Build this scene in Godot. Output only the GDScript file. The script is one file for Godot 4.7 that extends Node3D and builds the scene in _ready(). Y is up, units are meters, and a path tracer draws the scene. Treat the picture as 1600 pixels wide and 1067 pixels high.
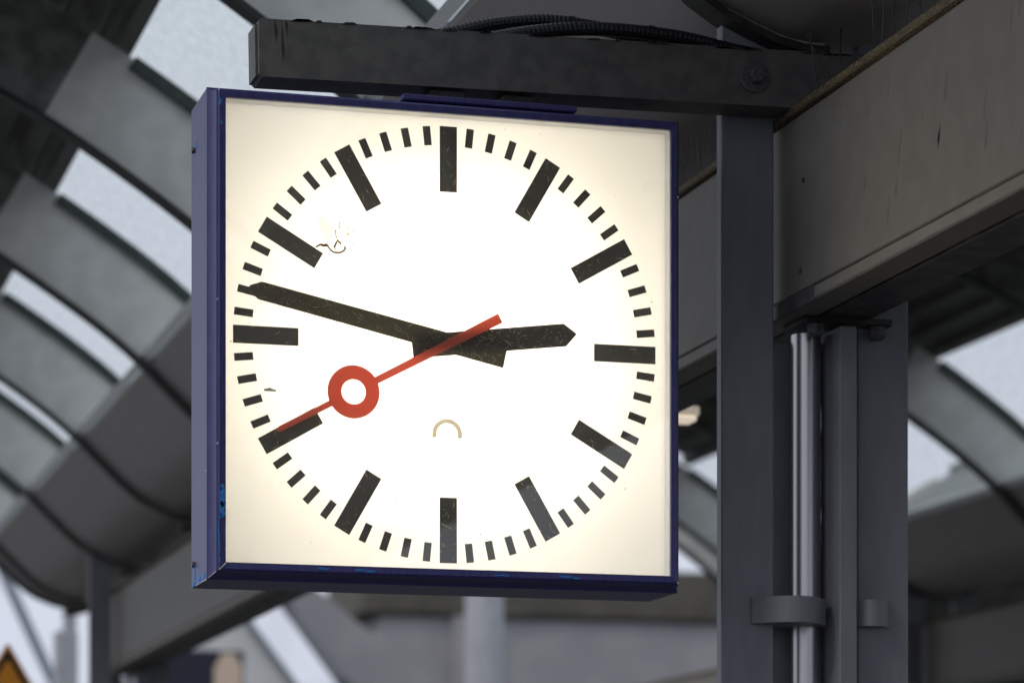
extends Node3D
# A square illuminated clock under an arm on the twin post of a vaulted station canopy.
# World: the platform runs along z, the clock faces +z, x is across the platform, metres.

const VALLEY := 2.02        # x of the first gutter valley
const SPAN := 4.13          # from valley to valley
const RIB_STEP := 1.69
const RIB_FIRST := -15.24   # z of the farthest rib
const EAVE_GLASS := 0.44    # how far from the valley the soffit ends and the glass starts
const GLASS_END := 0.90     # where the glass ends and the corrugated sheet starts
const ROOF_DEPTH := 0.27
const MID := Vector3(1.2865, 2.6594, -4.985)   # middle of the dial

var org := Vector3.ZERO     # what is built is written relative to this point
var taken := {}
var M := {}
var rng := RandomNumberGenerator.new()


func _ready() -> void:
	rng.seed = 7
	make_camera()
	make_light()
	make_materials()
	make_ground()
	make_canopies()
	make_beams()
	make_columns()
	make_arm()
	make_clock()
	make_small_things()
	make_far_things()


# ---------------------------------------------------------------- camera and light
func make_camera() -> void:
	var cam := Camera3D.new()
	cam.name = "camera"
	var lens := CameraAttributesPhysical.new()
	lens.frustum_focal_length = 105.75
	lens.frustum_near = 0.05
	lens.frustum_far = 2000.0
	lens.frustum_focus_distance = 5.13
	lens.exposure_aperture = 4.0
	cam.attributes = lens
	cam.projection = Camera3D.PROJECTION_FRUSTUM
	cam.near = 0.05
	cam.far = 2000.0
	cam.size = 2.0 * 0.05 * 533.5 / 4700.0
	cam.frustum_offset = Vector2(0.0, 0.05 * 881.5 / 4700.0)
	cam.position = Vector3(0, 1.7, 0)
	cam.rotation.y = -atan(1320.0 / 4700.0)
	add_child(cam)
	cam.current = true


func make_light() -> void:
	var cover := NoiseTexture2D.new()
	var fn := FastNoiseLite.new()
	fn.seed = 3
	fn.frequency = 0.006
	fn.fractal_octaves = 5
	cover.noise = fn
	cover.width = 1024
	cover.height = 512
	cover.seamless = true
	var ramp := Gradient.new()
	ramp.offsets = PackedFloat32Array([0.25, 0.8])
	ramp.colors = PackedColorArray([Color(0, 0, 0), Color(0.30, 0.30, 0.31)])
	cover.color_ramp = ramp
	var sm := ProceduralSkyMaterial.new()
	sm.sky_top_color = lin(0.65, 0.74, 0.79)
	sm.sky_horizon_color = lin(0.66, 0.69, 0.82)
	sm.sky_curve = 0.2
	sm.sky_cover = cover
	sm.sky_cover_modulate = Color(1, 1, 1, 0.5)
	sm.ground_bottom_color = lin(0.16, 0.16, 0.16)
	sm.ground_horizon_color = lin(0.3, 0.3, 0.32)
	sm.energy_multiplier = 1.0
	var sky := Sky.new()
	sky.sky_material = sm
	var e := Environment.new()
	e.background_mode = Environment.BG_SKY
	e.sky = sky
	e.tonemap_mode = Environment.TONE_MAPPER_LINEAR
	e.tonemap_exposure = 1.0
	e.sdfgi_enabled = true
	e.ssao_enabled = true
	e.ssil_enabled = true
	var we := WorldEnvironment.new()
	we.name = "environment"
	we.environment = e
	add_child(we)
	var sun := DirectionalLight3D.new()
	sun.name = "sun"
	sun.light_energy = 0.3
	sun.light_angular_distance = 14.0
	sun.light_color = Color(1.0, 0.97, 0.93)
	sun.shadow_enabled = true
	sun.rotation_degrees = Vector3(-42, -62, 0)   # veiled sun, from the open track side on the left
	add_child(sun)


# ---------------------------------------------------------------- materials
func lin(r: float, g: float, b: float) -> Color:
	return Color(r, g, b).linear_to_srgb()


func noise_tex(freq: float, lo: Color, hi: Color, seed_n: int, size := 512, a := 0.3, b := 0.7, octaves := 5) -> NoiseTexture2D:
	var t := NoiseTexture2D.new()
	var n := FastNoiseLite.new()
	n.seed = seed_n
	n.frequency = freq
	n.fractal_octaves = octaves
	t.noise = n
	t.width = size
	t.height = size
	t.seamless = true
	var g := Gradient.new()
	g.offsets = PackedFloat32Array([a, b])
	g.colors = PackedColorArray([lo, hi])
	t.color_ramp = g
	return t


func bump_tex(freq: float, seed_n: int) -> NoiseTexture2D:
	return noise_tex(freq, Color.BLACK, Color.WHITE, seed_n)


func paint(called: String, lo: Color, hi: Color, rough: float, tile: float, seed_n: int, freq := 0.012, relief := 0.0) -> StandardMaterial3D:
	var m := StandardMaterial3D.new()
	m.resource_name = called
	m.albedo_texture = noise_tex(freq, lo, hi, seed_n)
	m.roughness = rough
	m.uv1_triplanar = true
	m.uv1_world_triplanar = true
	m.uv1_scale = Vector3.ONE * tile
	if relief > 0.0:
		m.heightmap_enabled = true
		m.heightmap_texture = bump_tex(0.05, seed_n + 40)
		m.heightmap_scale = relief
	return m


func streaked(m: StandardMaterial3D, sx: float, sy: float, sz: float) -> StandardMaterial3D:
	m.uv1_scale = Vector3(sx, sy, sz)
	return m


func flat(called: String, c: Color, rough: float, metal := 0.0) -> StandardMaterial3D:
	var m := StandardMaterial3D.new()
	m.resource_name = called
	m.albedo_color = c
	m.roughness = rough
	m.metallic = metal
	return m


func make_materials() -> void:
	M.blue = streaked(paint("navy blue paint", lin(0.034, 0.032, 0.145), lin(0.050, 0.047, 0.185), 0.42, 1.0, 11, 0.02, 0.004), 9.0, 1.6, 9.0)
	M.chip = paint("bright blue undercoat", lin(0.015, 0.17, 0.55), lin(0.03, 0.26, 0.68), 0.6, 12.0, 12)
	M.bare = paint("bare bright metal", lin(0.45, 0.45, 0.46), lin(0.7, 0.7, 0.72), 0.35, 20.0, 13)
	M.arm = paint("black arm paint", lin(0.072, 0.070, 0.068), lin(0.100, 0.097, 0.094), 0.5, 2.0, 14, 0.02, 0.004)
	M.tar = paint("black sealant", lin(0.006, 0.006, 0.007), lin(0.02, 0.02, 0.02), 0.5, 14.0, 15)
	M.steel = streaked(paint("slate grey paint", lin(0.195, 0.198, 0.228), lin(0.212, 0.216, 0.248), 0.45, 1.0, 16, 0.02, 0.002), 3.0, 0.7, 3.0)
	M.pale = streaked(paint("pale grey paint", lin(0.38, 0.38, 0.43), lin(0.46, 0.46, 0.50), 0.5, 1.0, 17), 3.0, 0.7, 3.0)
	M.beam = streaked(paint("dusty grey beam paint", lin(0.172, 0.153, 0.135), lin(0.190, 0.170, 0.151), 0.6, 1.0, 18, 0.02, 0.003), 1.1, 1.0, 1.1)
	M.stain = paint("dried drip stain", lin(0.118, 0.105, 0.093), lin(0.150, 0.134, 0.119), 0.6, 9.0, 42)
	M.rust = paint("rust stained beam edge", lin(0.075, 0.055, 0.03), lin(0.20, 0.15, 0.085), 0.75, 6.0, 19, 0.03, 0.1)
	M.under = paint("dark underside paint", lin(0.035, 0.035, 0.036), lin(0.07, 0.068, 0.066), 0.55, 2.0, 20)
	M.dark = paint("dark rib edge", lin(0.015, 0.015, 0.015), lin(0.032, 0.032, 0.03), 0.5, 2.0, 21)
	M.bar = paint("dark green glazing bar", lin(0.020, 0.034, 0.030), lin(0.035, 0.05, 0.045), 0.5, 2.0, 22)
	M.web = paint("light grey rib paint", lin(0.62, 0.615, 0.60), lin(0.69, 0.685, 0.67), 0.5, 1.3, 23)
	M.shaded_crown = paint("grey rib crown", lin(0.11, 0.108, 0.10), lin(0.19, 0.187, 0.178), 0.5, 1.3, 41)  # darker web copy: light falloff past the skylight put into the paint
	M.soffit = paint("brown grey soffit paint", lin(0.33, 0.295, 0.295), lin(0.36, 0.325, 0.325), 0.6, 0.9, 24)
	M.corrugated = paint("corrugated sheet", lin(0.085, 0.083, 0.078), lin(0.11, 0.108, 0.102), 0.5, 1.1, 25)
	M.concrete = paint("platform paving", lin(0.085, 0.083, 0.081), lin(0.12, 0.118, 0.115), 0.85, 0.5, 26, 0.03)
	M.ballast = paint("ballast ground", lin(0.06, 0.057, 0.054), lin(0.13, 0.125, 0.12), 0.95, 0.35, 27, 0.06)
	M.pipe = flat("brushed stainless steel", lin(0.46, 0.45, 0.46), 0.30, 1.0)
	M.bolt = paint("dark zinc bolt", lin(0.05, 0.05, 0.052), lin(0.09, 0.09, 0.09), 0.4, 20.0, 29)
	M.hose = flat("black plastic conduit", lin(0.012, 0.013, 0.017), 0.4)
	M.wire = flat("weathered steel wire", lin(0.05, 0.05, 0.05), 0.4, 0.6)

	var roof_glass := StandardMaterial3D.new()
	roof_glass.resource_name = "dusty roof glass"
	roof_glass.transparency = BaseMaterial3D.TRANSPARENCY_ALPHA
	roof_glass.albedo_texture = noise_tex(0.035, Color(0.80, 0.83, 0.84, 0.07), Color(0.74, 0.77, 0.78, 0.20), 51)
	roof_glass.roughness = 0.3
	roof_glass.uv1_triplanar = true
	roof_glass.uv1_world_triplanar = true
	roof_glass.uv1_scale = Vector3.ONE * 1.6
	roof_glass.backlight_enabled = true
	roof_glass.backlight = Color(0.9, 0.9, 0.9)
	M.roof_glass = roof_glass
	var clock_glass := StandardMaterial3D.new()
	clock_glass.resource_name = "clock glass"
	clock_glass.transparency = BaseMaterial3D.TRANSPARENCY_ALPHA
	clock_glass.albedo_color = Color(0.6, 0.6, 0.58, 0.03)
	clock_glass.roughness = 0.02
	M.clock_glass = clock_glass
	var hazy := clock_glass.duplicate() as StandardMaterial3D      # translucent haze standing in for lens bloom over hands and marks
	hazy.resource_name = "bloom haze clock glass"
	hazy.backlight_enabled = true
	hazy.backlight = Color(0.13, 0.128, 0.118)
	M.bloom_glass = hazy

	var dial := flat("opal dial", lin(0.88, 0.865, 0.82), 0.45)
	dial.backlight_enabled = true
	dial.backlight = Color(1.0, 1.0, 1.0)
	M.dial = dial
	for k in 3:  # translucency of marks and hands imitates bloom from the bright dial
		M[["mark", k]] = translucent(flat("worn black marking", lin(0.026 + 0.008 * k, 0.024 + 0.008 * k, 0.021 + 0.007 * k), 0.4), Color(0.045, 0.04, 0.029) * (0.8 + 0.4 * k))
	M.hand = translucent(flat("scuffed black hand", lin(0.022, 0.020, 0.017), 0.38), Color(0.06, 0.054, 0.036))
	M.long_hand = translucent(flat("translucent scuffed black hand", lin(0.026, 0.024, 0.019), 0.38), Color(0.20, 0.178, 0.115))  # extra translucency lifts this hand for the same bloom
	M.red = translucent(flat("faded red hand", lin(0.52, 0.10, 0.065), 0.4), Color(0.80, 0.30, 0.21))
	M.liner = flat("white lamp housing", lin(0.86, 0.86, 0.84), 0.7)
	M.arc = translucent(flat("faint beige print", lin(0.40, 0.36, 0.29), 0.5), Color(0.86, 0.83, 0.75))
	M.scuff = translucent(flat("grey scuff", lin(0.20, 0.20, 0.21), 0.6), Color(0.3, 0.3, 0.3))
	M.insect = translucent(flat("dried insect shell", lin(0.25, 0.18, 0.08), 0.6), Color(0.26, 0.19, 0.08))
	M.insect_dark = translucent(flat("dark insect leg", lin(0.05, 0.04, 0.02), 0.6), Color(0.14, 0.10, 0.045))
	M.insect_wing = translucent(flat("insect wing", lin(0.8, 0.77, 0.66), 0.6), Color(1.0, 0.97, 0.88))
	M.insect_wing.transparency = BaseMaterial3D.TRANSPARENCY_ALPHA
	M.insect_wing.albedo_color.a = 0.28
	M.dust = translucent(flat("pale dust", lin(0.30, 0.28, 0.22), 0.8), Color(0.42, 0.38, 0.27))
	M.speck = flat("grime speck", lin(0.05, 0.045, 0.035), 0.8)
	var lampm := flat("lit lamp panel", lin(0.9, 0.87, 0.78), 0.6)
	lampm.emission_enabled = true
	lampm.emission = Color(1.0, 0.94, 0.82)
	lampm.emission_energy_multiplier = 1.2
	M.lamp = lampm
	var dm := flat("lit luminaire diffuser", lin(0.8, 0.77, 0.70), 0.5)
	dm.emission_enabled = true
	dm.emission = Color(1.0, 0.93, 0.84)
	dm.emission_energy_multiplier = 0.6
	M.diffuser = dm
	M.diffuser_side = dm.duplicate()
	M.diffuser_side.emission_energy_multiplier = 0.3
	M.luminaire = flat("white luminaire housing", lin(0.80, 0.77, 0.70), 0.4)
	M.wall = paint("far grey wall", lin(0.30, 0.285, 0.31), lin(0.34, 0.325, 0.35), 0.7, 0.2, 33)
	M.eave = paint("far brown eave", lin(0.075, 0.066, 0.055), lin(0.10, 0.09, 0.075), 0.7, 0.3, 34)
	M.white = paint("white roof sheet", lin(0.80, 0.83, 0.86), lin(0.86, 0.88, 0.90), 0.4, 0.4, 35)
	M.lightgrey = paint("light grey cladding", lin(0.58, 0.58, 0.60), lin(0.66, 0.66, 0.68), 0.6, 0.4, 36)
	M.peach = flat("peach poster print", lin(0.66, 0.50, 0.40), 0.6)
	M.navy = flat("navy poster print", lin(0.010, 0.011, 0.03), 0.6)
	M.yellow = flat("amber sign face", lin(0.62, 0.24, 0.012), 0.5)
	M.black = flat("black sign print", lin(0.010, 0.010, 0.010), 0.5)
	M.cable = flat("grey stay wire", lin(0.22, 0.25, 0.30), 0.5)


func translucent(m: StandardMaterial3D, c: Color) -> StandardMaterial3D:
	m.backlight_enabled = true
	m.backlight = c.linear_to_srgb()
	return m


# ---------------------------------------------------------------- mesh helpers
func start() -> SurfaceTool:
	var st := SurfaceTool.new()
	st.begin(Mesh.PRIMITIVE_TRIANGLES)
	st.set_smooth_group(-1)
	return st


func tri(st: SurfaceTool, a: Vector3, b: Vector3, c: Vector3) -> void:
	for v in [a, c, b]:
		st.add_vertex(v - org)


func quad(st: SurfaceTool, a: Vector3, b: Vector3, c: Vector3, d: Vector3) -> void:   # anticlockwise seen from outside
	tri(st, a, b, c)
	tri(st, a, c, d)


func box(st: SurfaceTool, lo: Vector3, hi: Vector3, r := 0.0) -> void:   # edges cut by r
	r = minf(r, 0.45 * minf(hi.x - lo.x, minf(hi.y - lo.y, hi.z - lo.z)))
	var mid := (lo + hi) * 0.5
	var h := (hi - lo) * 0.5
	for ax in 3:
		var bx := (ax + 1) % 3
		var cx := (ax + 2) % 3
		for s in [-1.0, 1.0]:
			var p := []
			for k in [[-1, -1], [1, -1], [1, 1], [-1, 1]]:
				var v := Vector3.ZERO
				v[ax] = s * h[ax]
				v[bx] = k[0] * (h[bx] - r)
				v[cx] = k[1] * (h[cx] - r)
				p.append(mid + v)
			if s < 0.0:
				p.reverse()
			quad(st, p[0], p[1], p[2], p[3])
		if r <= 0.0:
			continue
		for s in [-1.0, 1.0]:      # the edges that run along ax
			for t in [-1.0, 1.0]:
				var q := []
				for e in [-1.0, 1.0]:
					var u := Vector3.ZERO
					u[ax] = e * (h[ax] - r)
					u[bx] = s * h[bx]
					u[cx] = t * (h[cx] - r)
					var w := Vector3.ZERO
					w[ax] = e * (h[ax] - r)
					w[bx] = s * (h[bx] - r)
					w[cx] = t * h[cx]
					q.append([mid + u, mid + w])
				outward(st, mid, [q[0][0], q[1][0], q[1][1], q[0][1]])
	if r > 0.0:
		for sx in [-1.0, 1.0]:
			for sy in [-1.0, 1.0]:
				for sz in [-1.0, 1.0]:
					var s := Vector3(sx, sy, sz)
					var i := h - Vector3.ONE * r
					outward(st, mid, [mid + s * Vector3(h.x, i.y, i.z), mid + s * Vector3(i.x, h.y, i.z), mid + s * Vector3(i.x, i.y, h.z)])


func outward(st: SurfaceTool, mid: Vector3, p: Array) -> void:
	var n: Vector3 = (p[1] - p[0]).cross(p[2] - p[0])
	var away: Vector3 = p[0] - mid
	if n.dot(away) < 0.0:
		p.reverse()
	tri(st, p[0], p[1], p[2])
	if p.size() == 4:
		tri(st, p[0], p[2], p[3])


func prism(st: SurfaceTool, poly: PackedVector2Array, z0: float, z1: float, mat := Transform3D.IDENTITY) -> void:   # z1 > z0
	if Geometry2D.is_polygon_clockwise(poly):
		poly.reverse()
	var ids := Geometry2D.triangulate_polygon(poly)
	for k in range(0, ids.size(), 3):
		var a := poly[ids[k]]
		var b := poly[ids[k + 1]]
		var c := poly[ids[k + 2]]
		if (b - a).cross(c - a) < 0.0:
			var t := b
			b = c
			c = t
		tri(st, mat * Vector3(a.x, a.y, z1), mat * Vector3(b.x, b.y, z1), mat * Vector3(c.x, c.y, z1))
		tri(st, mat * Vector3(a.x, a.y, z0), mat * Vector3(c.x, c.y, z0), mat * Vector3(b.x, b.y, z0))
	for k in poly.size():
		var a := poly[k]
		var b := poly[(k + 1) % poly.size()]
		quad(st, mat * Vector3(a.x, a.y, z0), mat * Vector3(b.x, b.y, z0), mat * Vector3(b.x, b.y, z1), mat * Vector3(a.x, a.y, z1))


func tube(st: SurfaceTool, path: Array, radius: Variant, sides := 8, smooth := true) -> void:
	if smooth:
		st.set_smooth_group(1)
	var rings := []
	for i in path.size():
		var d: Vector3 = (path[mini(i + 1, path.size() - 1)] - path[maxi(i - 1, 0)]).normalized()
		var u := d.cross(Vector3(0.31, 0.2, 0.93)).normalized()
		var v := d.cross(u)
		var r: float = radius if radius is float else radius[i]
		var ring := []
		for k in sides:
			var t := TAU * k / sides
			ring.append(path[i] + (u * cos(t) + v * sin(t)) * r)
		rings.append(ring)
	for i in path.size() - 1:
		for k in sides:
			var n := (k + 1) % sides
			quad(st, rings[i][k], rings[i][n], rings[i + 1][n], rings[i + 1][k])
	st.set_smooth_group(-1)
	for k in range(1, sides - 1):
		tri(st, rings[0][0], rings[0][k + 1], rings[0][k])
		var e = rings[path.size() - 1]
		tri(st, e[0], e[k], e[k + 1])


func done(st: SurfaceTool) -> ArrayMesh:
	st.generate_normals()
	return st.commit()


func numbered(called: String) -> String:
	taken[called] = taken.get(called, -1) + 1
	return called if taken[called] == 0 else "%s_%03d" % [called, taken[called]]


func part(parent: Node3D, called: String, mesh: Mesh, mat: Material, at := Vector3.ZERO) -> MeshInstance3D:
	var o := MeshInstance3D.new()
	o.mesh = mesh
	o.material_override = null
	o.set_surface_override_material(0, mat)
	o.position = at
	var n := called
	var k := 0
	while parent.has_node(NodePath(n)):
		k += 1
		n = "%s_%03d" % [called, k]
	o.name = n
	parent.add_child(o, true)
	return o


func shape(parent: Node3D, called: String, st: SurfaceTool, mat: Material) -> MeshInstance3D:
	return part(parent, called, done(st), mat)


func thing(called: String, label: String, category: String, at := Vector3.ZERO, group := "") -> Node3D:
	var o := Node3D.new()
	o.name = numbered(called)
	o.position = at
	add_child(o, true)
	tag(o, label, category, group)
	org = at
	return o


func tag(o: Node, label: String, category: String, group := "") -> void:
	o.set_meta("label", label)
	o.set_meta("category", category)
	if group != "":
		o.set_meta("group", group)


func structure(called: String, st: SurfaceTool, mat: Material) -> void:
	var o := shape(self, called, st, mat)
	o.set_meta("kind", "structure")


# ---------------------------------------------------------------- setting
func make_ground() -> void:
	org = Vector3.ZERO
	var st := start()
	quad(st, Vector3(-600, -0.9, 600), Vector3(600, -0.9, 600), Vector3(600, -0.9, -600), Vector3(-600, -0.9, -600))
	structure("ground", st, M.ballast)
	st = start()
	box(st, Vector3(-2.6, -0.88, -60), Vector3(7.4, 0.0, 30), 0.02)
	structure("platform", st, M.concrete)


# ---------------------------------------------------------------- canopies
var profile: Curve2D


func low(u: float) -> Vector2:     # the rib's lower edge, u metres from the valley: (u, height)
	var pts := [Vector2(0, 3.262), Vector2(0.06, 3.265), Vector2(0.12, 3.283), Vector2(0.22, 3.330), Vector2(0.34, 3.435), Vector2(0.46, 3.553), Vector2(0.583, 3.655), Vector2(0.766, 3.782), Vector2(0.946, 3.894), Vector2(1.125, 3.99), Vector2(1.4, 4.105), Vector2(1.7, 4.18), Vector2(2.065, 4.20), Vector2(2.4, 4.18)]
	for k in range(1, pts.size()):
		if u <= pts[k].x or k == pts.size() - 1:
			var a: Vector2 = pts[maxi(k - 2, 0)]
			var b: Vector2 = pts[k - 1]
			var c: Vector2 = pts[k]
			var d: Vector2 = pts[mini(k + 1, pts.size() - 1)]
			var t := (u - b.x) / (c.x - b.x)
			var m1 := (c.y - a.y) / (c.x - a.x) * (c.x - b.x)
			var m2 := (d.y - b.y) / (d.x - b.x) * (c.x - b.x)
			var t2 := t * t
			var t3 := t2 * t
			return Vector2(u, (2 * t3 - 3 * t2 + 1) * b.y + (t3 - 2 * t2 + t) * m1 + (-2 * t3 + 3 * t2) * c.y + (t3 - t2) * m2)
	return Vector2.ZERO


func off(u: float, d: float) -> Vector2:   # d metres outwards from the lower edge
	var a := low(maxf(u - 0.02, 0.0))
	var b := low(u + 0.02)
	var t := (b - a).normalized()
	if u < 0.02:
		t = Vector2.RIGHT
	return low(u) + Vector2(-t.y, t.x) * d


func along(side: float, u: float, d: float, z: float) -> Vector3:   # side -1: the half that rises left of a valley at x = 0
	var p := off(u, d)
	return Vector3(side * p.x, p.y, z)


func sheet(st: SurfaceTool, side: float, us: Array, d0: float, d1: float, z0: float, z1: float) -> void:   # a curved slab between two offsets; z0 < z1
	var a := []
	var b := []
	for u in us:
		a.append([along(side, u, d0, z0), along(side, u, d0, z1)])
		b.append([along(side, u, d1, z0), along(side, u, d1, z1)])
	var n := us.size() - 1
	st.set_smooth_group(1)
	for k in n:
		put(st, side, [a[k][0], a[k + 1][0], a[k + 1][1], a[k][1]])
	st.set_smooth_group(2)
	for k in n:
		put(st, side, [b[k][0], b[k][1], b[k + 1][1], b[k + 1][0]])
	st.set_smooth_group(-1)
	for k in n:
		put(st, side, [a[k][1], a[k + 1][1], b[k + 1][1], b[k][1]])
		put(st, side, [a[k][0], b[k][0], b[k + 1][0], a[k + 1][0]])
	put(st, side, [a[0][0], a[0][1], b[0][1], b[0][0]])
	put(st, side, [a[n][0], b[n][0], b[n][1], a[n][1]])


func put(st: SurfaceTool, side: float, p: Array) -> void:
	if side < 0.0:
		p.reverse()
	quad(st, p[0], p[1], p[2], p[3])


func steps(a: float, b: float, n: int) -> Array:
	var out := []
	for k in n + 1:
		out.append(lerpf(a, b, float(k) / n))
	return out


func make_canopies() -> void:
	org = Vector3.ZERO
	var half := SPAN * 0.5
	var bay := RIB_STEP - 0.014
	# meshes that every bay shares, for the half that rises left (-1) and right (+1) of a valley at x = 0; z from 0 to bay
	var shared := {}
	for s in [-1.0, 1.0]:
		var st := start()
		sheet(st, s, steps(0.0, EAVE_GLASS, 14), 0.0, 0.012, 0.007, 0.007 + bay)
		shared[["soffit_panel", s]] = done(st)
		st = start()
		sheet(st, s, steps(0.06, EAVE_GLASS - 0.125, 8), ROOF_DEPTH, ROOF_DEPTH + 0.02, 0.007, 0.007 + bay)
		shared[["eave_cover", s]] = done(st)
		st = start()
		var foot := [along(s, EAVE_GLASS - 0.006, 0.0125, 0.0), along(s, EAVE_GLASS + 0.010, 0.0125, 0.0), along(s, EAVE_GLASS - 0.130, ROOF_DEPTH - 0.001, 0.0), along(s, EAVE_GLASS - 0.146, ROOF_DEPTH - 0.001, 0.0)]
		prism(st, PackedVector2Array([Vector2(foot[0].x, foot[0].y), Vector2(foot[1].x, foot[1].y), Vector2(foot[2].x, foot[2].y), Vector2(foot[3].x, foot[3].y)]), 0.007, 0.007 + bay)
		shared[["end_board", s]] = done(st)
		st = start()
		sheet(st, s, [EAVE_GLASS + 0.012, EAVE_GLASS + 0.034], 0.0, 0.035, 0.01, bay)
		shared[["end_frame", s]] = done(st)
		st = start()
		sheet(st, s, steps(EAVE_GLASS - 0.123, GLASS_END, 8), ROOF_DEPTH + 0.004, ROOF_DEPTH + 0.010, 0.004, 0.010 + bay)
		shared[["glass_pane", s]] = done(st)
		# corrugated sheet: trapezoid ridges that run along the platform
		st = start()
		var us := []
		var ds := []
		var u := GLASS_END + 0.002
		var ph := 0
		while u < half - 0.001:
			us.append(u)
			ds.append(ROOF_DEPTH + (0.012 if ph % 4 in [0, 1] else 0.044))
			u += [0.034, 0.016, 0.026, 0.016][ph % 4]
			ph += 1
		us.append(half)
		ds.append(ROOF_DEPTH + 0.012)
		for k in us.size() - 1:
			for t in 2:
				var lift: float = t * 0.002
				var q := [along(s, us[k], ds[k] + lift, 0.0), along(s, us[k + 1], ds[k + 1] + lift, 0.0), along(s, us[k + 1], ds[k + 1] + lift, RIB_STEP), along(s, us[k], ds[k] + lift, RIB_STEP)]
				if t == 1:
					q.reverse()
				put(st, s, q)
		shared[["corrugated_sheet", s]] = done(st)
		# a rib half: web, lower flange, glazing bar on top
		st = start()
		sheet(st, s, steps(0.0, 1.0, 26), -0.012, ROOF_DEPTH, -0.006, 0.006)
		shared[["rib", s]] = done(st)
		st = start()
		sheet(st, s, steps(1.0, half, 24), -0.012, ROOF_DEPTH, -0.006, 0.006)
		shared[["shaded_web", s]] = done(st)
		st = start()
		sheet(st, s, steps(0.0, half, 44), -0.026, -0.012, -0.032, 0.032)
		shared[["lower_flange", s]] = done(st)
		st = start()
		sheet(st, s, steps(EAVE_GLASS - 0.05, GLASS_END - 0.01, 10), ROOF_DEPTH - 0.034, ROOF_DEPTH + 0.002, 0.008, 0.034)
		shared[["glazing_bar", s]] = done(st)
		st = start()
		for k in 6:
			var c := along(s, EAVE_GLASS + 0.07 + 0.075 * k, ROOF_DEPTH - 0.018, 0.038)
			box(st, c - Vector3.ONE * 0.006, c + Vector3.ONE * 0.006, 0.003)
		shared[["bar_screws", s]] = done(st)
	var look := {"soffit_panel": M.soffit, "eave_cover": M.under, "end_board": M.white, "end_frame": M.white, "glass_pane": M.roof_glass, "corrugated_sheet": M.corrugated}
	var said := ["long vaulted platform canopy of dark ribs and glass strips, left of the clock post", "vaulted platform canopy seen through the gap to the right of the clock post", "farthest vaulted canopy, only a dark strip above the distant beam at lower right"]
	for v in 3:
		var root := thing("platform_canopy", said[v], "canopy", Vector3(VALLEY + SPAN * (v - 1), 0, RIB_FIRST - (0.38 if v > 0 else 0.0)), "vaulted platform canopies")
		for s in [1.0, -1.0]:
			var x := 0.0 if s > 0.0 else SPAN
			if v == 0 and s > 0.0:
				continue      # left half omitted, letting sky and sun onto the clock side
			var lip := part(root, "soffit_panel", shared[["soffit_panel", s]], M.soffit, Vector3(x, 0, -0.36))
			lip.scale.z = 0.21
			var porch := part(root, "soffit_panel", shared[["soffit_panel", s]], M.soffit, Vector3(x, 0, RIB_STEP * 11))
			porch.scale.z = 0.21
			var fascia := part(root, "rib", shared[["rib", s]], M.web, Vector3(x, 0, -0.36))
			part(fascia, "lower_flange", shared[["lower_flange", s]], M.dark)
			for k in 12:  # ribs end early behind the camera, shaped to let sky onto posts and dial
				var z := RIB_STEP * k
				var rib := part(root, "rib", shared[["rib", s]], M.web, Vector3(x, 0, z))
				part(rib, "shaded_web", shared[["shaded_web", s]], M.shaded_crown)
				part(rib, "lower_flange", shared[["lower_flange", s]], M.dark)
				part(rib, "glazing_bar", shared[["glazing_bar", s]], M.bar)
				if k == 11:
					continue
				for n in look:
					if s > 0.0 and v == 2 and n == "glass_pane":
						part(root, "roof_panel", shared[[n, s]], M.corrugated, Vector3(x, 0, z))
						continue
					part(root, n, shared[[n, s]], look[n], Vector3(x, 0, z))


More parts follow.
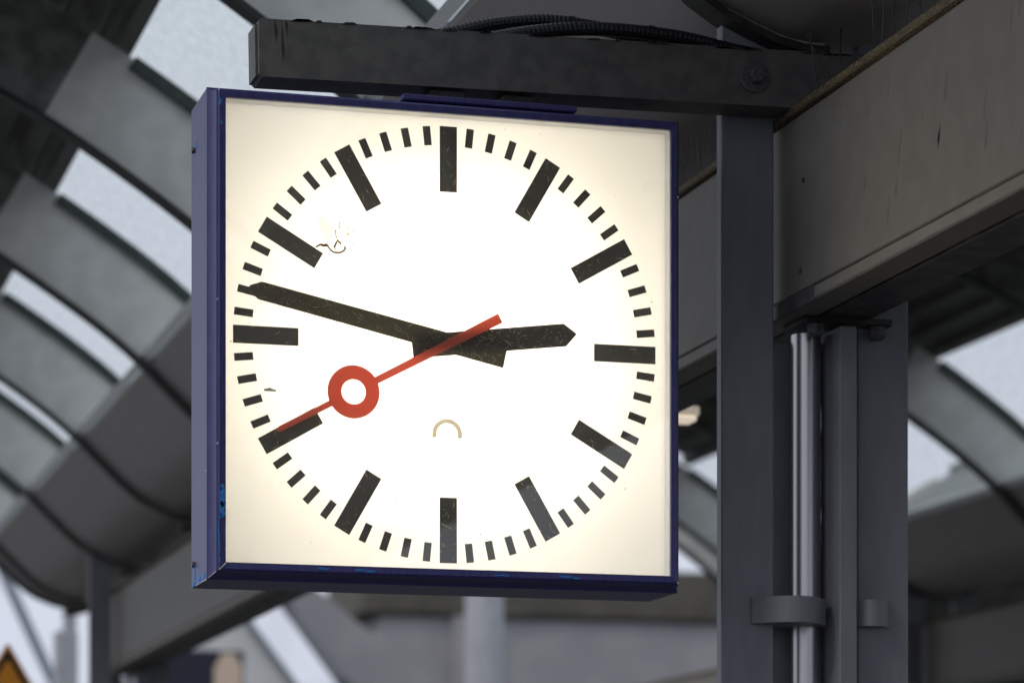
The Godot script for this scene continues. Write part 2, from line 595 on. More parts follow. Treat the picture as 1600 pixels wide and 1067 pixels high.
# ---------------------------------------------------------------- beams and columns
func make_beams() -> void:
	for v in 2:
		var x := SPAN * v
		var zend := -14.3 if v == 0 else -22.4
		var root := thing("gutter_beam", ["dusty grey box beam resting on the clock post, running along the platform", "farther box beam under the right canopy, over the distant twin posts"][v], "beam", Vector3(2.02 + x, 2.765, -5.0), "beams along the platform")
		var st := start()
		box(st, Vector3(1.943 + x, 2.7935, zend), Vector3(2.097 + x, 3.110, 4.0), 0.003)
		shape(root, "web_plate", st, M.beam)
		st = start()
		box(st, Vector3(1.930 + x, 3.1105, zend), Vector3(2.110 + x, 3.1255, 4.0), 0.003)
		shape(root, "top_flange", st, M.rust)
		st = start()
		box(st, Vector3(1.938 + x, 2.765, zend), Vector3(2.001 + x, 2.789, 4.0), 0.003)
		shape(root, "bottom_flange", st, M.beam)
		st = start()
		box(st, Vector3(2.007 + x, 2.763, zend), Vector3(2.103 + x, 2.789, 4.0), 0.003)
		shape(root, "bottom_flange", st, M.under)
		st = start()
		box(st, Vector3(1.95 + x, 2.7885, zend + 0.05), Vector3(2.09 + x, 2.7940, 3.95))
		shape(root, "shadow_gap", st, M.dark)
		if v == 0:      # old drips and smudges
			for k in 34:
				var near_post := k < 24
				var z := rng.randf_range(-4.75, -3.9) if near_post else rng.randf_range(-13.5, -8.0)
				var y := rng.randf_range(2.84, 3.06)
				var l := rng.randf_range(0.006, 0.03) * (1.0 if near_post else 2.0)
				var w := l * rng.randf_range(0.12, 0.3)
				st = start()
				var drop := PackedVector2Array([Vector2(0, l), Vector2(w * 0.6, l * 0.3), Vector2(w, -l * 0.4), Vector2(w * 0.5, -l), Vector2(-w * 0.5, -l * 0.9), Vector2(-w, -l * 0.2), Vector2(-w * 0.4, l * 0.5)])
				prism(st, drop, 0.0, 0.0003, Transform3D(Vector3(0, rng.randf_range(-0.5, -0.2), 1).normalized(), Vector3(0, 1, 0.25).normalized(), Vector3(-1, 0, 0), Vector3(1.9431, y, z)))
				shape(root, "drip_stain", st, M.stain)
		if v == 0:      # plates, bolts and old drips that the near stretch shows
			st = start()
			box(st, Vector3(1.9375, 2.7625, -5.24), Vector3(1.9425, 2.7900, -4.935), 0.001)
			shape(root, "joint_plate", st, M.under)
			for p in [Vector2(2.9875, -5.0), Vector2(2.830, -5.015), Vector2(3.02, -3.99)]:
				st = start()
				hex(st, Vector3(1.943, p.x, p.y), Vector3.LEFT, 0.005, 0.004)
				shape(root, "rivet", st, M.bolt)
	# the second beam's columns stand under it, see make_columns


func hex(st: SurfaceTool, at: Vector3, dir: Vector3, r: float, h: float, sides := 6) -> void:
	var u := dir.cross(Vector3(0.2, 0.9, 0.3)).normalized()
	var v := dir.cross(u)
	var a := []
	var b := []
	var c := []
	for k in sides:
		var t := TAU * (k + 0.3) / sides
		var e := u * cos(t) + v * sin(t)
		a.append(at + e * r)
		b.append(at + e * r + dir * h * 0.8)
		c.append(at + e * r * 0.86 + dir * h)
	for k in sides:
		var n := (k + 1) % sides
		quad(st, a[k], a[n], b[n], b[k])
		quad(st, b[k], b[n], c[n], c[k])
	for k in range(1, sides - 1):
		tri(st, c[0], c[k], c[k + 1])


func half_clamp(st: SurfaceTool, x0: float, x1: float, zb: float, zs: float, bulge: float, y0: float, y1: float) -> void:
	var poly := PackedVector2Array([Vector2(x0, zb), Vector2(x0, zs)])
	for k in range(1, 16):
		var t := float(k) / 16
		poly.append(Vector2(lerpf(x0, x1, t), zs + bulge * sin(PI * t)))
	poly.append(Vector2(x1, zs))
	poly.append(Vector2(x1, zb))
	# the outline lies in x and z: turn (x, y, z) of the prism to (x, z, -y)
	prism(st, poly, -y1, -y0, Transform3D(Vector3(1, 0, 0), Vector3(0, 0, 1), Vector3(0, -1, 0), Vector3.ZERO))


func make_columns() -> void:
	var spots := [
		[0.0, 0.0, "slate grey twin post beside the clock with a polished steel pipe between its bars", false],
		[0.0, -8.45, "dark twin post far behind the lower left of the clock", false],
		[SPAN, -8.83, "dark twin post in the distance at the lower right edge", false],
	]
	for i in spots.size():
		var s = spots[i]
		var near := i == 0
		var at := Vector3(2.02 + s[0], 0, -5.15 + s[1])
		var root := thing("twin_post", s[2], "post", at, "twin posts under the canopy beams")
		org = Vector3(2.02, 0, -5.15)
		var m: Material = M.pale if s[3] else M.steel
		var st := start()
		box(st, Vector3(1.828, 0, -5.139), Vector3(1.9285, 3.325, -5.112), 0.0025)
		shape(root, "flat_bar", st, m)
		st = start()
		box(st, Vector3(2.0915, 0, -5.139), Vector3(2.1915, 3.315, -5.112), 0.0025)
		shape(root, "flat_bar", st, m)
		st = start()
		box(st, Vector3(2.0398, 0, -5.165), Vector3(2.0733, 2.748, -5.07), 0.002)
		shape(root, "centre_tube", st, m)
		st = start()
		box(st, Vector3(1.925, 0, -5.200), Vector3(2.039, 2.735, -5.188), 0.002)
		shape(root, "rear_plate", st, m)
		st = start()
		half_clamp(st, 1.884, 2.026, -5.20, -5.104, 0.052, 2.209, 2.256)
		shape(root, "pipe_clamp", st, m)
		st = start()
		half_clamp(st, 2.0738, 2.150, -5.1119, -5.104, 0.026, 2.208, 2.256)
		shape(root, "pipe_clamp", st, m)
		st = start()
		var ring := [Vector3(2.005, 0.0, -5.15), Vector3(2.005, 1.3, -5.15), Vector3(2.005, 2.742, -5.15)]
		tube(st, ring, 0.0275, 40)
		shape(root, "drain_pipe", st, M.pipe if not s[3] else m)
		if near:
			st = start()
			box(st, Vector3(1.975, 2.7525, -5.19), Vector3(2.145, 2.7645, -5.075), 0.002)
			shape(root, "cap_plate", st, M.dark)
			for p in [Vector3(2.0, 2.7515, -5.088), Vector3(2.120, 2.7515, -5.088)]:
				st = start()
				hex(st, p, Vector3.DOWN, 0.016, 0.022)
				shape(root, "cap_bolt", st, M.bolt)


# ---------------------------------------------------------------- the arm that carries the clock
func make_arm() -> void:
	var root := thing("clock_arm", "black steel box arm that juts left from the post above the clock", "bracket", Vector3(1.53, 3.107, -5.07))
	var st := start()
	var tilt := Transform3D(Basis(Vector3(0, 0, 1), 0.0165), Vector3(0.967, 3.1075, 0))
	prism(st, PackedVector2Array([Vector2(0, 0.006), Vector2(0.006, 0), Vector2(1.125, 0), Vector2(1.125, 0.102), Vector2(0.004, 0.0985), Vector2(0, 0.0945)]), -5.1085, -5.030, tilt)
	shape(root, "arm_box", st, M.arm)
	st = start()
	prism(st, PackedVector2Array([Vector2(-0.004, 0.004), Vector2(0.0, 0.004), Vector2(0.0, 0.092), Vector2(-0.004, 0.092)]), -5.104, -5.044, tilt)
	shape(root, "end_cap", st, M.arm)
	st = start()
	hex(st, Vector3(1.8595, 3.1728, -5.0300), Vector3.BACK, 0.0285, 0.005, 32)
	var w := shape(root, "bolt", st, M.bolt)
	st = start()
	hex(st, Vector3(1.8610, 3.1715, -5.0250), Vector3.BACK, 0.0135, 0.014)
	shape(w, "bolt_head", st, M.bolt)
	st = start()
	tilt.origin.z = 0.0
	for k in 26:      # smears of old sealant along the upper edge
		var x := rng.randf_range(0.03, 1.05)
		var l := rng.randf_range(0.012, 0.05)
		var h := rng.randf_range(0.001, 0.003)
		prism(st, PackedVector2Array([Vector2(x, 0.0975), Vector2(x + l * 0.4, 0.099 - h), Vector2(x + l, 0.0985), Vector2(x + l * 0.8, 0.1005 + h * 0.4), Vector2(x + l * 0.3, 0.100 + h * 0.5)]), -5.0302, -5.0285, tilt)
	for p in [[0.028, 0.098, 0.058], [0.047, 0.098, 0.07], [0.040, 0.09, 0.028]]:
		prism(st, PackedVector2Array([Vector2(p[0], p[1]), Vector2(p[0] + 0.004, p[2] + 0.02), Vector2(p[0] + 0.002, p[2]), Vector2(p[0] - 0.001, p[2] + 0.02)]), -5.0302, -5.0293, tilt)
	var smear := shape(root, "sealant", st, M.tar)
	smear.set_meta("kind", "stuff")


# ---------------------------------------------------------------- the clock
func ring_sheet(st: SurfaceTool, steps_in: Array) -> void:   # rectangles one behind the other: [grow, z]
	var lo := Vector2(0.8825, 2.2595)
	var hi := Vector2(1.6905, 3.0592)
	var rings := []
	for s in steps_in:
		var g: float = s[0]
		rings.append([Vector3(lo.x - g, lo.y - g, s[1]), Vector3(hi.x + g, lo.y - g, s[1]), Vector3(hi.x + g, hi.y + g, s[1]), Vector3(lo.x - g, hi.y + g, s[1])])
	for i in rings.size() - 1:
		for k in 4:
			var n := (k + 1) % 4
			quad(st, rings[i][k], rings[i + 1][k], rings[i + 1][n], rings[i][n])


func bar_on_dial(angle: float, r0: float, r1: float, w: float) -> PackedVector2Array:   # clockwise from twelve, degrees
	var a := deg_to_rad(angle)
	var d := Vector2(sin(a), cos(a))
	var s := Vector2(d.y, -d.x) * w * 0.5
	return PackedVector2Array([d * r0 - s, d * r0 + s, d * r1 + s, d * r1 - s])


func turned(poly: Array, angle: float) -> PackedVector2Array:   # outline drawn pointing up, turned clockwise
	var a := deg_to_rad(angle)
	var out := PackedVector2Array()
	for p in poly:
		out.append(Vector2(p.x * cos(a) + p.y * sin(a), -p.x * sin(a) + p.y * cos(a)))
	return out


func make_clock() -> void:
	var root := thing("station_clock", "large square illuminated station clock in a worn navy blue case", "clock", Vector3(1.2865, 2.2445, -5.07))
	# case: front groove, sides, rear groove, back
	var st := start()
	var prof := [[0.0000, -4.9560], [0.0016, -4.9563], [0.0030, -4.9575], [0.0032, -4.9595], [0.0022, -4.9612], [0.0022, -4.9640], [0.0034, -4.9730], [0.0058, -4.9820], [0.0088, -4.9880], [0.0098, -4.9895], [0.0104, -4.9900], [0.0122, -4.9908], [0.0128, -4.9925], [0.0128, -4.9950], [0.0120, -4.9968], [0.0120, -5.1480], [0.0112, -5.1505], [0.0062, -5.1590], [0.0036, -5.1690], [0.0012, -5.1845], [0.0, -5.1850], [-0.40, -5.1851]]
	ring_sheet(st, prof)
	var case := shape(root, "case", st, M.blue)
	st = start()
	ring_sheet(st, [[-0.0125, -4.9515], [-0.0018, -4.9500], [0.0, -4.9512], [0.0, -4.9560]])
	ring_sheet(st, [[-0.0122, -4.9935], [-0.0122, -4.9520], [-0.0118, -4.9506]])
	var rim := shape(root, "door_rim", st, M.blue)
	rim.set_meta("label", "navy blue door rim round the dial, chipped at the lower left")
	st = start()
	ring_sheet(st, [[-0.0126, -4.9846], [-0.0126, -4.9600]])
	shape(root, "inner_reveal", st, M.liner)
	for y in [2.996, 2.285]:
		st = start()
		hex(st, Vector3(0.8705, y, -5.118), Vector3.LEFT, 0.0052, 0.005, 8)
		shape(root, "case_screw", st, M.bolt)
	# lamp housing behind the dial
	st = start()
	box(st, Vector3(0.884, 2.261, -5.183), Vector3(1.689, 3.058, -5.178))
	box(st, Vector3(0.884, 2.261, -5.178), Vector3(0.889, 3.058, -4.994))
	box(st, Vector3(1.684, 2.261, -5.178), Vector3(1.689, 3.058, -4.994))
	box(st, Vector3(0.889, 2.261, -5.178), Vector3(1.684, 2.266, -4.994))
	box(st, Vector3(0.889, 3.053, -5.178), Vector3(1.684, 3.058, -4.994))
	shape(root, "lamp_housing", st, M.liner)
	st = start()
	box(st, Vector3(MID.x - 0.25, MID.y - 0.25, -5.172), Vector3(MID.x + 0.25, MID.y + 0.25, -5.164), 0.002)
	shape(root, "lamp_panel", st, M.lamp)
	var glow := AreaLight3D.new()
	glow.name = "clock_lamp_light"
	glow.area_size = Vector2(0.50, 0.50)
	glow.light_color = Color(1.0, 0.965, 0.90)
	glow.light_energy = 0.36
	glow.area_range = 6.0
	glow.shadow_enabled = true
	glow.position = Vector3(MID.x, MID.y, -5.160)
	glow.rotation.y = PI      # shines towards +z
	add_child(glow)
	# dial
	st = start()
	quad(st, Vector3(0.890, 2.267, MID.z), Vector3(1.683, 2.267, MID.z), Vector3(1.683, 3.052, MID.z), Vector3(0.890, 3.052, MID.z))
	var dial := shape(root, "dial", st, M.dial)
	var on := Transform3D(Basis.IDENTITY, MID)
	for k in 60:
		st = start()
		if k % 5 == 0:
			prism(st, bar_on_dial(k * 6.0, 0.2615, 0.3735, 0.0302), 0.0004, 0.0012, on)
			shape(root, "hour_mark", st, M[["mark", rng.randi() % 3]])
		else:
			prism(st, bar_on_dial(k * 6.0, 0.3410, 0.3735, 0.0130), 0.0004, 0.0012, on)
			shape(root, "minute_mark", st, M[["mark", rng.randi() % 3]])
	# faint half ring printed below the middle
	var arc := PackedVector2Array()
	for k in 25:
		var t := deg_to_rad(lerpf(-16, 196, k / 24.0))
		arc.append(Vector2(cos(t), sin(t)) * 0.0266)
	for k in 25:
		var t := deg_to_rad(lerpf(196, -16, k / 24.0))
		arc.append(Vector2(cos(t), sin(t)) * 0.0188)
	for k in arc.size():
		arc[k] += Vector2(-0.002, -0.1530)
	st = start()
	prism(st, arc, 0.0004, 0.0009, on)
	shape(root, "printed_arc", st, M.arc)
	# hands
	st = start()
	prism(st, turned([Vector2(-0.0195, -0.0665), Vector2(0.0195, -0.0665), Vector2(0.0195, 0.207), Vector2(0.0, 0.2285), Vector2(-0.0195, 0.207)], 82.9), 0.0100, 0.0118, on)
	shape(root, "hour_hand", st, M.hand)
	st = start()
	prism(st, turned([Vector2(-0.0170, -0.0990), Vector2(0.0170, -0.0990), Vector2(0.0152, 0.338), Vector2(0.0040, 0.3565), Vector2(-0.0040, 0.3565), Vector2(-0.0152, 0.338)], 282.3), 0.0150, 0.0168, on)
	shape(root, "minute_hand", st, M.long_hand)
	st = start()
	var sec := 241.8
	prism(st, turned([Vector2(-0.0086, -0.0985), Vector2(0.0086, -0.0985), Vector2(0.0058, 0.1495), Vector2(-0.0058, 0.1495)], sec), 0.0200, 0.0216, on)
	prism(st, turned([Vector2(-0.0052, 0.2365), Vector2(0.0052, 0.2365), Vector2(0.0044, 0.338), Vector2(0.0028, 0.3425), Vector2(-0.0028, 0.3425), Vector2(-0.0044, 0.338)], sec), 0.0200, 0.0216, on)
	var hand := shape(root, "second_hand", st, M.red)
	st = start()
	var mid := turned([Vector2(0, 0.1935)], sec)[0]
	ring_plate(st, mid, 0.0450, 0.0212, 0.0199, 0.0217, on)
	shape(hand, "ring", st, M.red)
	st = start()
	tube(st, [on * Vector3(0, 0, 0.0), on * Vector3(0, 0, 0.0198)], 0.006, 20)
	shape(root, "hand_axle", st, M.hand)
	# grime on the dial
	st = start()
	for k in 150:
		var c := Vector2(rng.randf_range(-0.38, 0.38), rng.randf_range(-0.38, 0.38))
		var r := rng.randf_range(0.0003, 0.0010) if k > 12 else 0.0014
		var blob := PackedVector2Array()
		for j in 6:
			blob.append(c + Vector2(cos(j * TAU / 6), sin(j * TAU / 6) * rng.randf_range(0.4, 1.0)) * r)
		prism(st, blob, 0.0003, 0.0008, on)
	var scratches := start()
	for k in 600:
		var hand_no := k % 3
		var ang: float = [282.3, 82.9, 30.0 * (rng.randi() % 12)][hand_no]
		var reach: float = [rng.randf_range(-0.09, 0.345), rng.randf_range(-0.06, 0.21), rng.randf_range(0.263, 0.372)][hand_no]
		var z: float = [0.01685, 0.01185, 0.00125][hand_no]
		var wide: float = [0.0145, 0.018, 0.0145][hand_no]
		var c := turned([Vector2(rng.randf_range(-wide, wide), reach)], ang)[0]
		var l := rng.randf_range(0.0007, 0.0018) if rng.randf() < 0.8 else rng.randf_range(0.003, 0.009)
		var w := rng.randf_range(0.0004, 0.0009)
		var t := deg_to_rad(rng.randf_range(-60, 60) + 90.0 - ang)
		var d := Vector2(cos(t), sin(t))
		prism(scratches, PackedVector2Array([c - d * l, c + Vector2(d.y, -d.x) * w, c + d * l, c - Vector2(d.y, -d.x) * w]), z, z + 0.0002, on)
	shape(root, "dust_scratches", scratches, M.dust).set_meta("kind", "stuff")
	var specks := shape(root, "grime_specks", st, M.speck)
	specks.set_meta("kind", "stuff")
	st = start()
	prism(st, PackedVector2Array([Vector2(-0.321, -0.0935), Vector2(-0.299, -0.0935), Vector2(-0.3005, -0.0905), Vector2(-0.307, -0.0895), Vector2(-0.310, -0.0870), Vector2(-0.315, -0.0890), Vector2(-0.3205, -0.0905)]), 0.0003, 0.0008, on)
	shape(root, "grey_scuff", st, M.scuff)
	# glass
	st = start()
	box(st, Vector3(0.8955, 2.2725, -4.9590), Vector3(1.6775, 3.0465, -4.9550))
	shape(root, "front_glass", st, M.bloom_glass)
	# mounting plate on the lid
	st = start()
	box(st, Vector3(1.2075, 3.0755, -5.150), Vector3(1.5195, 3.0870, -4.992), 0.0025)
	shape(root, "mounting_plate", st, M.blue)
	for x in [1.30, 1.43]:
		st = start()
		box(st, Vector3(x - 0.035, 3.0715, -5.10), Vector3(x + 0.035, 3.0754, -5.03), 0.001)
		box(st, Vector3(x - 0.03, 3.0872, -5.10), Vector3(x + 0.03, 3.1105, -5.04), 0.001)
		shape(root, "mounting_block", st, M.dark)
	make_chips(root)


func ring_plate(st: SurfaceTool, c: Vector2, ro: float, ri: float, z0: float, z1: float, on: Transform3D) -> void:
	var n := 56
	for k in n:
		var a := TAU * k / n
		var b := TAU * (k + 1) / n
		var da := Vector2(cos(a), sin(a))
		var db := Vector2(cos(b), sin(b))
		var v := func(d: Vector2, r: float, z: float) -> Vector3: return on * Vector3(c.x + d.x * r, c.y + d.y * r, z)
		quad(st, v.call(da, ri, z1), v.call(da, ro, z1), v.call(db, ro, z1), v.call(db, ri, z1))
		quad(st, v.call(da, ri, z0), v.call(db, ri, z0), v.call(db, ro, z0), v.call(da, ro, z0))
		quad(st, v.call(da, ro, z0), v.call(db, ro, z0), v.call(db, ro, z1), v.call(da, ro, z1))
		quad(st, v.call(da, ri, z0), v.call(da, ri, z1), v.call(db, ri, z1), v.call(db, ri, z0))


func ragged(x0: float, y0: float, x1: float, y1: float, n: int, rough: float) -> PackedVector2Array:   # an uneven patch between two heights
	var l := []
	var r := []
	for k in n + 1:
		var t := float(k) / n
		var y := lerpf(y0, y1, t)
		var pinch := 1.0 - pow(absf(t * 2.0 - 1.0), 3.0)
		var w := (x1 - x0) * 0.5 * (0.15 + 0.85 * pinch)
		var m := (x0 + x1) * 0.5 + rng.randf_range(-1, 1) * rough * 0.5
		l.append(Vector2(m - w * rng.randf_range(1.0 - rough * 90.0, 1.0), y))
		r.append(Vector2(m + w * rng.randf_range(1.0 - rough * 90.0, 1.0), y))
	r.reverse()
	return PackedVector2Array(l + r)


func make_chips(root: Node3D) -> void:
	# flakes where the navy paint has come off: on the rim's face (x, y) ...
	var face := Transform3D(Basis.IDENTITY, Vector3(0, 0, -4.9503))
	for c in [[0.8834, 2.362, 0.8940, 2.396, 8], [0.8833, 2.345, 0.8930, 2.374, 8], [0.8850, 2.395, 0.8932, 2.402, 5], [0.8824, 2.272, 0.8854, 2.342, 14], [0.8830, 2.344, 0.8890, 2.352, 4], [0.8828, 3.031, 0.8870, 3.048, 6], [0.8855, 3.0005, 0.8885, 3.007, 4]]:
		var st := start()
		prism(st, ragged(c[0], c[1], c[2], c[3], c[4], 0.004), -0.0004, 0.0006, face)
		shape(root, "paint_chip", st, M.chip)
	for c in [[1.115, 2.2650, 1.15], [1.36, 2.264, 1.385], [1.475, 2.2655, 1.50], [1.05, 2.2665, 1.07], [1.5, 2.263, 1.512]]:
		var st := start()
		var p := PackedVector2Array()
		for k in 6:
			p.append(Vector2(lerpf(c[0], c[2], k / 5.0), c[1] + rng.randf_range(0.0, 0.0022)))
		for k in 6:
			p.append(Vector2(lerpf(c[2], c[0], k / 5.0), c[1] - rng.randf_range(0.0002, 0.0026)))
		prism(st, p, -0.0004, 0.0006, face)
		shape(root, "paint_chip", st, M.chip)
	# ... and on the left side panel (z, y): prism's x becomes -z, its z becomes -x
	var side := Transform3D(Vector3(0, 0, 1), Vector3(0, 1, 0), Vector3(-1, 0, 0), Vector3(0.8705, 0, 0))
	for c in [[-5.118, 2.2475, -5.109, 2.284, 8], [-5.142, 2.2477, -5.118, 2.256, 5], [-5.095, 2.2477, -5.055, 2.261, 6], [-5.050, 2.2477, -5.01, 2.263, 6], [-5.1, 2.9935, -5.089, 3.004, 5]]:
		var st := start()
		prism(st, ragged(c[0], c[1], c[2], c[3], c[4], 0.004), -0.0004, 0.0006, side)
		shape(root, "paint_chip", st, M.chip)
	# bright metal on the lower left mitre
	for s in [[0.8950, -4.9497, 2.2705, 0.8838, -4.9497, 2.2592], [0.8826, -4.9565, 2.2592, 0.8728, -4.989, 2.2495], [0.8703, -4.9935, 2.2473, 0.8703, -5.10, 2.2473]]:
		var st := start()
		tube(st, [Vector3(s[0], s[2], s[1]), Vector3((s[0] + s[3]) * 0.5, (s[2] + s[5]) * 0.5, (s[1] + s[4]) * 0.5), Vector3(s[3], s[5], s[4])], [0.0014, 0.0008, 0.0012], 6)
		shape(root, "bare_edge", st, M.bare)
	for s in [Vector3(1.6900, 2.2605, -4.951), Vector3(0.8835, 3.0585, -4.951), Vector3(0.8818, 2.47, -4.955), Vector3(0.8818, 2.71, -4.955), Vector3(0.8705, 2.43, -5.0), Vector3(1.6903, 2.93, -4.951)]:
		var st := start()
		box(st, s - Vector3(0.0012, 0.002, 0.0012), s + Vector3(0.0012, 0.002, 0.0012), 0.0006)
		shape(root, "bare_edge", st, M.bare)


# ---------------------------------------------------------------- small things near the clock
func curve_path(pts: Array, n: int) -> Array:
	var c := Curve3D.new()
	for k in pts.size():
		var t: Vector3 = (pts[mini(k + 1, pts.size() - 1)] - pts[maxi(k - 1, 0)]) / 6.0
		c.add_point(pts[k], -t, t)
	var out := []
	var l := c.get_baked_length()
	for k in n + 1:
		out.append(c.sample_baked(l * k / n, true))
	return out


func make_small_things() -> void:
	# two ribbed conduits lying on the arm
	var runs := [
		["longer ribbed black conduit looping highest above the clock arm", [Vector3(1.24, 3.205, -5.096), Vector3(1.32, 3.226, -5.096), Vector3(1.40, 3.249, -5.096), Vector3(1.49, 3.261, -5.096), Vector3(1.58, 3.257, -5.096), Vector3(1.70, 3.244, -5.102), Vector3(1.84, 3.23, -5.10)]],
		["shorter ribbed black conduit lying in front of the other on the clock arm", [Vector3(1.36, 3.208, -5.07), Vector3(1.45, 3.230, -5.07), Vector3(1.54, 3.244, -5.07), Vector3(1.63, 3.248, -5.07), Vector3(1.74, 3.245, -5.075), Vector3(1.88, 3.228, -5.082), Vector3(2.0, 3.232, -5.08)]],
	]
	for r in runs:
		var root := thing("cable_conduit", r[0], "conduit", r[1][0], "ribbed conduits on the clock arm")
		var n := 300
		var path := curve_path(r[1], n)
		var rad := []
		for k in n + 1:
			rad.append(0.0125 if k % 4 in [0, 1] else 0.0119)
		var st := start()
		tube(st, path, rad, 12, false)
		shape(root, "hose", st, M.hose)
		st = start()
		tube(st, [path[150], path[153], path[155]], 0.0136, 12, false)
		shape(root, "cable_tie", st, M.tar)
	# bird spikes on the beam
	for run in [["thin wire bird spikes on the beam just behind the clock's upper right corner", -6.25, -5.30], ["thin wire bird spikes on the near beam at the top edge of the picture", -4.75, -3.75]]:
		var root := thing("bird_spike_strip", run[0], "bird spikes", Vector3(1.97, 3.1255, (run[1] + run[2]) * 0.5), "wire bird spikes on the beam")
		var st := start()
		box(st, Vector3(1.950, 3.1257, run[1]), Vector3(1.985, 3.1290, run[2]), 0.001)
		shape(root, "base_strip", st, M.wire)
		var z: float = run[1] + 0.02
		var k := 0
		while z < run[2]:
			st = start()
			var lean := Vector3([-0.012, 0.003, 0.012][k % 3] + rng.randf_range(-0.004, 0.004), rng.randf_range(0.085, 0.115), rng.randf_range(-0.016, 0.016))
			tube(st, [Vector3(1.967, 3.128, z), Vector3(1.967, 3.128, z) + lean], 0.0012, 5)
			shape(root, "spike", st, M.wire)
			z += rng.randf_range(0.022, 0.05)
			k += 1
	# loose wires between gutter and beam
	var loose := thing("loose_wire", "thin loose dark wires tangled above the bolt of the clock arm", "wire", Vector3(2.0, 3.22, -5.02))
	for w in [[Vector3(1.955, 3.25, -5.0), Vector3(1.965, 3.13, -4.985)], [Vector3(1.94, 3.26, -5.0), Vector3(1.975, 3.19, -4.99), Vector3(2.0, 3.13, -4.97)], [Vector3(2.01, 3.26, -4.99), Vector3(2.0, 3.20, -4.97), Vector3(2.01, 3.13, -4.95)]]:
		var st := start()
		tube(st, w, 0.0014, 6)
		shape(loose, "strand", st, M.wire)
	make_insect()


func on_glass(px: float, py: float) -> Vector3:   # a point of the insect on the glass, in its own drawing units
	return Vector3(MID.x - 0.2632 + 0.0000928 * px, MID.y + 0.2184 - 0.0000912 * py + 0.0000054 * (px - 285.0), -4.9545)


func make_insect() -> void:
	var root := thing("insect_remains", "dried remains of a pale winged insect stuck on the dial at upper left", "insect", on_glass(640, 700))
	var limbs := [
		["abdomen", [[370, 738], [420, 755], [487, 740]], 1.7, M.insect], ["tail_tip", [[285, 775], [325, 752], [352, 738], [372, 735]], 1.0, M.insect_dark],
		["body", [[487, 742], [520, 800], [560, 848], [612, 880], [680, 885], [740, 880]], 1.0, M.insect], ["head", [[800, 768], [822, 802], [798, 848], [742, 880]], 1.1, M.insect],
		["leg", [[612, 792], [642, 720], [675, 655], [745, 722]], 1.1, M.insect_dark], ["leg", [[675, 655], [655, 600], [643, 540], [640, 480]], 0.5, M.insect],
		["wing_edge", [[330, 205], [440, 250], [530, 345], [600, 470], [640, 485]], 0.45, M.insect_wing], ["wing_edge", [[305, 265], [340, 380], [420, 550], [500, 712]], 0.45, M.insect_wing],
		["leg", [[720, 325], [700, 360], [710, 412], [730, 450]], 0.6, M.insect], ["leg", [[1180, 400], [1130, 440]], 0.5, M.insect_wing], ["leg", [[950, 490], [1030, 440]], 0.5, M.insect],
	]
	for l in limbs:
		var st := start()
		var p := []
		for q in l[1]:
			p.append(on_glass(q[0], q[1]))
		tube(st, p, l[2] * 0.0015, 7)
		shape(root, l[0], st, l[3])
	for d in [[640, 482, 1.5], [645, 540, 1.1], [880, 442, 1.2], [872, 540, 1.6], [970, 720, 1.3], [285, 775, 1.4], [350, 735, 1.5], [575, 812, 1.0], [640, 820, 1.0], [560, 850, 1.0], [735, 880, 1.1], [655, 608, 0.8], [855, 598, 0.8]]:
		var st := start()
		var c := on_glass(d[0], d[1])
		var r: float = d[2] * 0.001
		box(st, c - Vector3(r, r * 0.8, 0.0004), c + Vector3(r, r * 0.8, 0.0006), 0.0003)
		shape(root, "leg_joint", st, M.insect_dark)
	for w in [[[330, 215], [440, 255], [530, 350], [600, 475], [640, 600], [500, 705], [420, 545], [345, 380]], [[720, 640], [740, 430], [830, 330], [880, 380], [900, 560], [850, 700]], [[930, 700], [960, 490], [1080, 560], [1105, 600], [1000, 690]], [[620, 790], [680, 670], [790, 770], [800, 850], [640, 870]]]:
		var st := start()
		var p := PackedVector2Array()
		for q in w:
			var v := on_glass(q[0], q[1])
			p.append(Vector2(v.x, v.y))
		prism(st, p, -4.9546, -4.9544)
		shape(root, "wing", st, M.insect_wing)


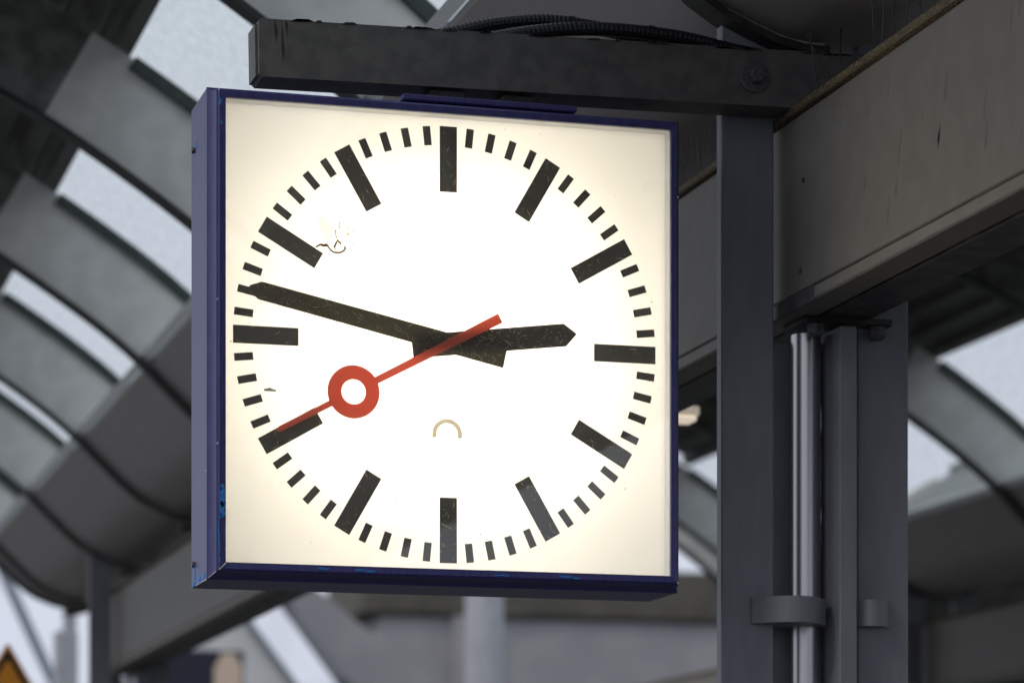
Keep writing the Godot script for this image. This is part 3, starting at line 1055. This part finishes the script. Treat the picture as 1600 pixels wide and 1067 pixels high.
# ---------------------------------------------------------------- far things
func make_far_things() -> void:
	var root := thing("luminaire", "small white luminaire fixed to the far side of the beam, right of the clock", "lamp", Vector3(2.28, 2.87, -7.0))
	var st := start()
	box(st, Vector3(2.11, 2.902, -7.05), Vector3(2.440, 2.926, -6.98), 0.004)
	shape(root, "lamp_housing", st, M.diffuser_side)
	st = start()
	box(st, Vector3(2.12, 2.889, -7.045), Vector3(2.434, 2.9015, -6.985), 0.003)
	shape(root, "lamp_diffuser", st, M.diffuser)
	st = start()
	box(st, Vector3(2.0975, 2.875, -7.08), Vector3(2.1095, 2.94, -6.93), 0.002)
	shape(root, "mount_plate", st, M.dark)
	var shine := AreaLight3D.new()
	shine.name = "luminaire_light"
	shine.area_size = Vector2(0.31, 0.06)
	shine.light_color = Color(1.0, 0.93, 0.82)
	shine.light_energy = 0.012
	shine.area_range = 12.0
	shine.shadow_enabled = true
	shine.position = Vector3(2.28, 2.885, -7.015)
	shine.rotation.x = -PI / 2
	add_child(shine)

	root = thing("added_girder", "added dark girder closing the bright gap above the distant beam, lower right", "girder", Vector3(8.2, 2.97, -16.15))  # girder added to block the bright sky gap under the canopy
	st = start()
	box(st, Vector3(6.26, 3.02, -16.20), Vector3(10.3, 3.90, -16.10), 0.01)
	shape(root, "girder_web", st, M.under)
	st = start()
	box(st, Vector3(6.26, 2.97, -16.26), Vector3(10.3, 3.018, -16.04), 0.01)
	shape(root, "girder_flange", st, M.dark)

	root = thing("station_building", "long grey building with a brown eave closing the view below the clock", "building", Vector3(14, 0, -33))
	st = start()
	box(st, Vector3(7.72, -0.9, -34.6), Vector3(30, 4.975, -33), 0.02)
	shape(root, "wall", st, M.wall)
	st = start()
	box(st, Vector3(7.5, 4.98, -34.8), Vector3(30.2, 5.56, -32.9), 0.03)
	shape(root, "eave", st, M.eave)
	for x in [8.55, 12.2, 15.9, 19.5]:
		st = start()
		box(st, Vector3(x, -0.9, -32.995), Vector3(x + 0.5, 4.975, -32.9), 0.01)
		shape(root, "pilaster", st, M.wall)

	root = thing("lamp_mast", "pale grey round mast rising behind the clock in front of the far wall", "mast", Vector3(5.96, 0, -22))
	st = start()
	tube(st, [Vector3(5.96, -0.9, -22), Vector3(5.96, 3.0, -22), Vector3(5.96, 7.0, -22)], [0.16, 0.152, 0.13], 28)
	shape(root, "shaft", st, M.pale)
	st = start()
	tube(st, [Vector3(5.96, 0.0, -22), Vector3(5.96, 0.25, -22)], 0.2, 28)
	shape(root, "base_collar", st, M.pale)

	root = thing("signal_cabinet", "pale lavender grey cabinet column just left of the far twin post", "column", Vector3(2.42, 0, -19))
	st = start()
	box(st, Vector3(2.345, 0, -19.1), Vector3(2.486, 3.43, -18.95), 0.01)
	shape(root, "column_shaft", st, M.pale)
	st = start()
	box(st, Vector3(2.40, 3.4305, -19.08), Vector3(2.48, 3.66, -18.97), 0.01)
	shape(root, "column_neck", st, M.pale)

	root = thing("glazed_roof", "sloping glazed roof with a bright pane glimpsed under the beam at lower left", "roof", Vector3(5.4, 3.6, -26))
	var tilt := Transform3D(Basis(Vector3(0, 0, 1), -0.925), Vector3(5.13, 4.40, -26.0))
	st = start()
	prism(st, PackedVector2Array([Vector2(-0.6, -0.28), Vector2(3.2, -0.28), Vector2(3.2, 0.125), Vector2(-0.6, 0.125)]), -0.02, 0.0, tilt)
	shape(root, "roof_pane", st, M.clock_glass)
	st = start()
	prism(st, PackedVector2Array([Vector2(-0.3, 0.13), Vector2(3.2, 0.13), Vector2(3.2, 1.2), Vector2(0.2, 0.40)]), -0.6, -0.1, tilt)
	shape(root, "roof_gable", st, M.wall)
	st = start()
	prism(st, PackedVector2Array([Vector2(-0.6, -0.33), Vector2(3.2, -0.33), Vector2(3.2, -0.285), Vector2(-0.6, -0.285)]), -1.5, 0.03, tilt)
	shape(root, "edge_trim", st, M.cable)
	st = start()
	prism(st, PackedVector2Array([Vector2(-0.5, -0.85), Vector2(3.2, -0.85), Vector2(3.2, -0.335), Vector2(-0.5, -0.335)]), -1.4, -0.05, tilt)
	shape(root, "side_panel", st, M.lightgrey)

	root = thing("poster_board", "blurred navy and peach poster board low under the beam", "poster", Vector3(4.0, 0, -24.5))
	st = start()
	box(st, Vector3(3.75, 0.0, -24.6), Vector3(4.58, 3.80, -24.5), 0.01)
	shape(root, "board", st, M.navy)
	st = start()
	prism(st, PackedVector2Array([Vector2(4.33, 2.2), Vector2(4.56, 2.2), Vector2(4.56, 3.68), Vector2(4.50, 3.78), Vector2(4.40, 3.78), Vector2(4.33, 3.66)]), -24.4985, -24.494)
	shape(root, "peach_print", st, M.peach)

	root = thing("warning_sign", "amber triangular warning sign with black border at the lower left corner", "sign", Vector3(1.22, 0, -12.0))
	var a := Vector2(1.295, 2.735)
	var tri3 := func(g: float) -> PackedVector2Array:
		var p := PackedVector2Array()
		for k in 3:
			var t := PI / 2 + TAU * k / 3
			for e in [-0.28, 0.0, 0.28]:
				var d := Vector2(cos(t + e), sin(t + e))
				p.append(a + Vector2(0.0, -0.27) + Vector2(cos(t), sin(t)) * (0.25 - 2.0 * g) + d * 0.02)
		return p
	st = start()
	prism(st, tri3.call(0.0), -12.0, -11.994)
	shape(root, "sign_plate", st, M.yellow)
	st = start()
	prism(st, tri3.call(0.012), -11.9939, -11.9925)
	shape(root, "black_border", st, M.black)
	st = start()
	prism(st, tri3.call(0.034), -11.9924, -11.991)
	shape(root, "sign_face", st, M.yellow)
	st = start()
	tube(st, [Vector3(1.295, 0, -12.03), Vector3(1.295, 2.6, -12.03)], 0.028, 16)
	shape(root, "sign_pole", st, M.steel)

	org = Vector3.ZERO
	st = start()
	tube(st, [Vector3(2.0, 7.4, -30), Vector3(3.1677, 5.05, -30), Vector3(4.7, 1.7, -30)], 0.055, 8)
	var cable := shape(self, "stay_cable", st, M.cable)
	tag(cable, "thick grey stay cable slanting across the pale sky at lower left", "cable")
